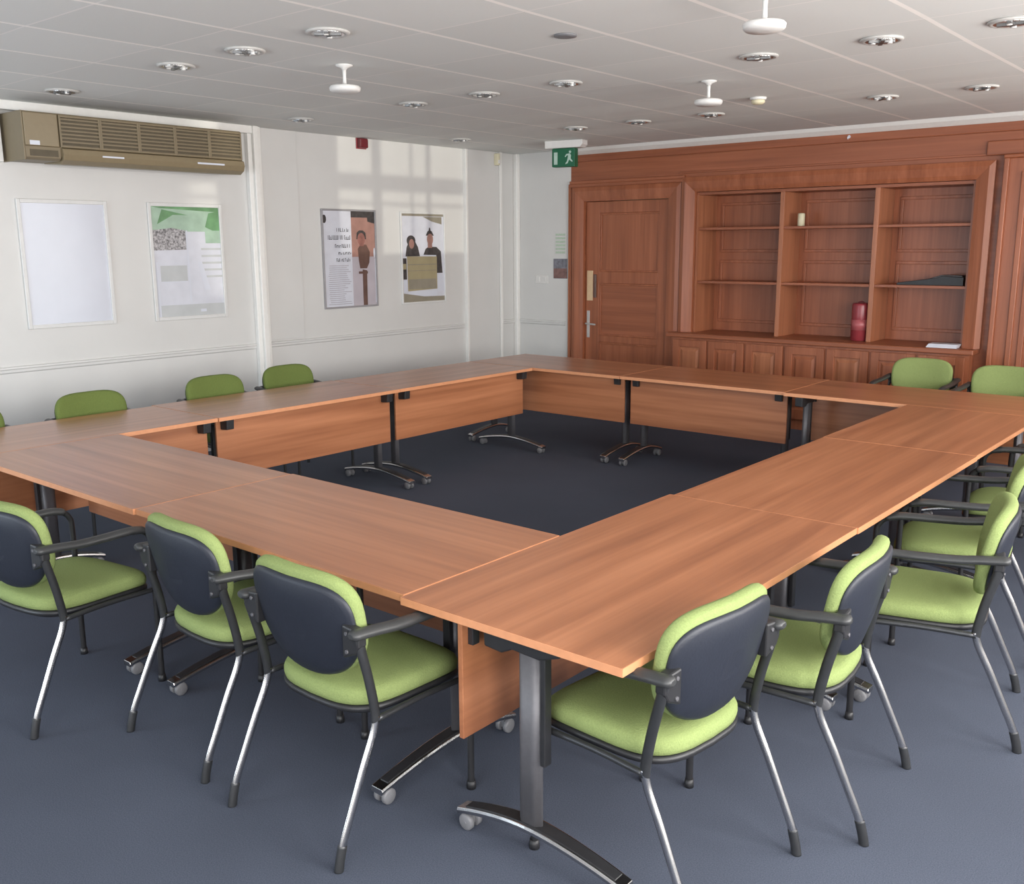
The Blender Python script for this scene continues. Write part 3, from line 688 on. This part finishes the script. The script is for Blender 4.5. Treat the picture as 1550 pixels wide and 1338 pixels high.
# ------------------------------------------------------------------ chairs
def sup(a, hx, hy, n):
    c, s = math.cos(a), math.sin(a)
    return math.copysign(abs(c)**(2/n), c)*hx, math.copysign(abs(s)**(2/n), s)*hy
def make_chair(label, loc, rz):
    t = thing('conference_armchair', label, 'chair', loc, rz, 'green upholstered conference armchairs')
    N = 48
    def seat_ring(k, z, hx=.236, hy=.232, drop=True):
        r = []
        for i in range(N):
            x, y = sup(2*PI*i/N, hx, hy, 4.2)
            if y < 0: y -= .022*(1-(x/hx)**2)*(-y/hy)
            x *= 1+.04*(y/hy)
            x, y = x*k, y*k
            zz = z-(.022*max(0, (y-.08)/.15)**2 if drop else 0)
            r.append(Vector((x, y+.025, zz)))
        return r
    bm = B(); add_loft(bm, [seat_ring(k, z) for k, z in ((.94, .424), (.985, .430), (1., .445), (.998, .459), (.975, .472), (.92, .480), (.80, .485), (.55, .487), (.25, .486))]); obj('seat', bm, M['green'], t)
    bm = B(); add_loft(bm, [seat_ring(k, z) for k, z in ((.72, .392), (.93, .396), (1.0, .408), (1.005, .423), (.96, .426))]); obj('seat_pan', bm, M['black'], t)
    # backrest: cushion in front, plastic shell behind, both dished round the sitter
    tilt = math.radians(13); cen = Vector((0, -.262, .668)); up = Vector((0, -math.sin(tilt), math.cos(tilt))); fw = Vector((0, math.cos(tilt), math.sin(tilt)))
    def back_ring(k, d, hx, hv, dv=0.):
        r = []
        for i in range(N):
            a = 2*PI*i/N
            n = 3.4 if math.sin(a) > 0 else 2.3
            x, v = sup(a, hx, hv, n)
            x *= 1+.05*(v/hv)
            x, v = x*k, v*k+dv
            r.append(cen+Vector((1,0,0))*x+up*v+fw*(d+.75*x*x+.25*v*v))
        return r
    bm = B(); add_loft(bm, [back_ring(k, d, .237, .183, .006) for k, d in ((.25, .001), (.6, .001), (.94, .001), (.985, .006), (1.0, .016), (1.0, .030), (.97, .042), (.90, .050), (.6, .055), (.25, .056))]); obj('backrest', bm, M['green'], t)
    bm = B(); add_loft(bm, [back_ring(k, d, .233, .169, .0) for k, d in ((.25, -.017), (.6, -.017), (.92, -.015), (.975, -.010), (1.0, -.003), (.985, .003), (.6, .0005), (.25, .0005))]); obj('back_shell', bm, M['navy'], t)
    for s in (-1, 1):
        # ear joining shell and upright
        bm = B(); add_prism(bm, [(s*.205, .615), (s*.262, .64), (s*.276, .665), (s*.276, .70), (s*.255, .715), (s*.205, .72)], -.262, -.228, 'Y'); br = obj('back_bracket', bm, M['black'], t, .006)
        for z in (.642, .698):
            bm = B(); add_lathe(bm, [(.006, -.267), (.006, -.260)], (s*.228, 0, z), 10, 'Y'); obj('screw', bm, M['alu'], br)
        bm = B(); add_tube(bm, [(s*.262, -.192, .405), (s*.262, -.198, .46), (s*.263, -.216, .55), (s*.265, -.240, .64), (s*.265, -.253, .70)], .016, 12, (0,1,0), .0105); obj('back_upright', bm, M['dark_metal'], t)
        # swept rear leg
        bm = B(); add_tube(bm, [(s*.262, -.190, .425), (s*.262, -.206, .37), (s*.263, -.250, .28), (s*.265, -.300, .17), (s*.266, -.340, .08), (s*.266, -.358, .012)], .0135, 12, (0,1,0), .0105); lg = obj('leg', bm, M['chrome'], t)
        bm = B(); add_tube(bm, [(s*.266, -.342, .075), (s*.266, -.353, .035), (s*.266, -.360, .0)], .0155, 12, (0,1,0), .0125); obj('foot_cap', bm, M['dark_metal'], lg)
        # front leg rising into the arm
        bm = B(); add_tube(bm, [(s*.266, .215, .0), (s*.265, .216, .30), (s*.265, .216, .58), (s*.266, .208, .635), (s*.267, .180, .664), (s*.268, .135, .672)], .0125, 12, (0,1,0), .0105); lg = obj('leg', bm, M['black'], t)
        bm = B(); add_lathe(bm, [(.016, 0), (.016, .012), (.014, .03)], (s*.266, .215, 0), 14); obj('foot_cap', bm, M['black'], lg)
        bm = B(); add_tube(bm, [(s*.266, -.266, .702), (s*.269, -.19, .696), (s*.271, -.11, .687), (s*.272, 0, .683), (s*.270, .12, .680), (s*.267, .175, .669)], .025, 14, (1,0,0), .016, round_ends=True); obj('armrest', bm, M['arm'], t)
        bm = B(); add_tube(bm, [(s*.262, -.190, .412), (s*.258, 0, .412), (s*.264, .215, .405)], .010, 10); obj('seat_rail', bm, M['dark_metal'], t)
    return t
def deg(v): return math.radians(v)
chairs = [
 # near row, backs to the camera (x, y, turn)
 (3.772, .015, 0, 'green armchair with navy back shell at the near row, beside the near corner table leg'),
 (3.063, .050, -2.5, 'green armchair tucked in second along the near row, back shell to camera'),
 (2.243, -.236, 8, 'green armchair pulled out from the near row, cut by the left edge'),
 # right hand row, from the camera backwards
 (4.648, .350, 84, 'green armchair nearest the camera on the right, back shell to camera'),
 (4.79, .985, 95, 'green armchair second along the right row, partly under the table'),
 (4.985, 1.815, 103, 'green armchair third along the right row, pulled out and seen side on'),
 (4.88, 2.62, 101, 'green armchair fourth along the right row, only its seat and arm showing'),
 (4.95, 3.48, 97, 'green armchair fifth along the right row, arm just beyond the fourth'),
 (5.0, 4.20, 92, 'green armchair farthest along the right row at the frame edge'),
 # along the white wall
 (.12, .29, -90, 'green chair back at the white wall row, cut by the left edge'),
 (.115, 1.09, -90, 'green chair back at the white wall row, under the green topped poster'),
 (.06, 2.06, -90, 'green chair back at the white wall row, just left of the white post'),
 (-.03, 2.79, -90, 'green chair back at the white wall row, just right of the white post'),
 # in front of the bookcase
 (3.58, 6.02, 180, 'green chair back at the far row, in front of bookcase cupboards'),
 (4.235, 5.86, 178, 'green chair back at the far row, farthest right by timber pilaster'),
]
c0 = None
for x, y, a, lab in chairs:
    if c0 is None: c0 = make_chair(lab, (x, y, 0), deg(a))
    else:
        c = dup(c0, (x, y, 0), deg(a), lab)
        if a == -90:                          # same green fabric, the wall row's shade put into its colour
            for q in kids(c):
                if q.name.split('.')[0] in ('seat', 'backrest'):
                    q.material_slots[0].link = 'OBJECT'; q.material_slots[0].material = M['green_shaded']

# ------------------------------------------------------------------ light
def area(name, loc, aim, sx, sy, power, col):
    d = bpy.data.lights.new(name, 'AREA'); d.shape = 'RECTANGLE'; d.size = sx; d.size_y = sy; d.energy = power; d.color = col
    o = bpy.data.objects.new(name, d); COL.objects.link(o); o.location = loc
    o.rotation_euler = (Vector(aim)-Vector(loc)).to_track_quat('-Z', 'Y').to_euler(); return o
for k, (a, b) in enumerate(WINS):
    area('window_fill_light', (RX-.02, (a+b)/2, (SILLS[k]+WZ1)/2), (0, (a+b)/2, [2.2, 2.2, 3.0, 3.4][k]), b-a, WZ1-SILLS[k], [200, 215, 165, 125][k], (1., .975, .95))
# daylight fill lamps added behind the camera; near-wall windows built around them
area('window_fill_light', (.4, NY+.02, 1.25), (-1.4, 2.5, .5), 3.1, 1.4, 175, (.78, .89, 1.))
area('window_fill_light', (5.6, NY+.02, 1.75), (4.0, 3, 2.6), 2.6, 1.6, 130, (.95, .97, 1.))
# low light thrown back from the building opposite through the farthest window
d = bpy.data.lights.new('reflected_sun', 'SPOT'); d.energy = 24000; d.color = (1., .96, .82); d.spot_size = deg(7); d.spot_blend = .1; d.shadow_soft_size = .12
o = bpy.data.objects.new('reflected_sun', d); COL.objects.link(o); o.location = (40., 5.25, -.2)
o.rotation_euler = (Vector((RX, 5.25, 1.75))-Vector(o.location)).to_track_quat('-Z', 'Y').to_euler()

w = bpy.data.worlds.new('sky'); sc.world = w; w.use_nodes = True
nt = w.node_tree; bg = nt.nodes['Background']
sky = nt.nodes.new('ShaderNodeTexSky'); sky.sky_type = 'NISHITA'; sky.sun_disc = False; sky.sun_elevation = deg(40)
nt.links.new(sky.outputs['Color'], bg.inputs['Color']); bg.inputs['Strength'].default_value = .15

# ------------------------------------------------------------------ camera
F, YAW, PITCH, ROLL = 1460.15, deg(39.9377), deg(11.5432), deg(-.3463)
cy, sy, cp, sp = math.cos(YAW), math.sin(YAW), math.cos(PITCH), math.sin(PITCH)
f = Vector((-sy*cp, cy*cp, -sp)); r = Vector((cy, sy, 0)); u = r.cross(f)
cr, sr = math.cos(ROLL), math.sin(ROLL)
r2, u2 = cr*r+sr*u, -sr*r+cr*u
cd = bpy.data.cameras.new('camera'); cam = bpy.data.objects.new('camera', cd); COL.objects.link(cam)
cd.sensor_fit = 'HORIZONTAL'; cd.sensor_width = 36; cd.lens = 36*F/1550; cd.clip_start = .02
cam.matrix_world = Matrix(((r2.x, u2.x, -f.x, 6.0417), (r2.y, u2.y, -f.y, -1.9393), (r2.z, u2.z, -f.z, 1.7897), (0, 0, 0, 1)))
sc.camera = cam
sc.view_settings.view_transform = 'Standard'
sc.view_settings.look = 'None'
sc.view_settings.exposure = -.25
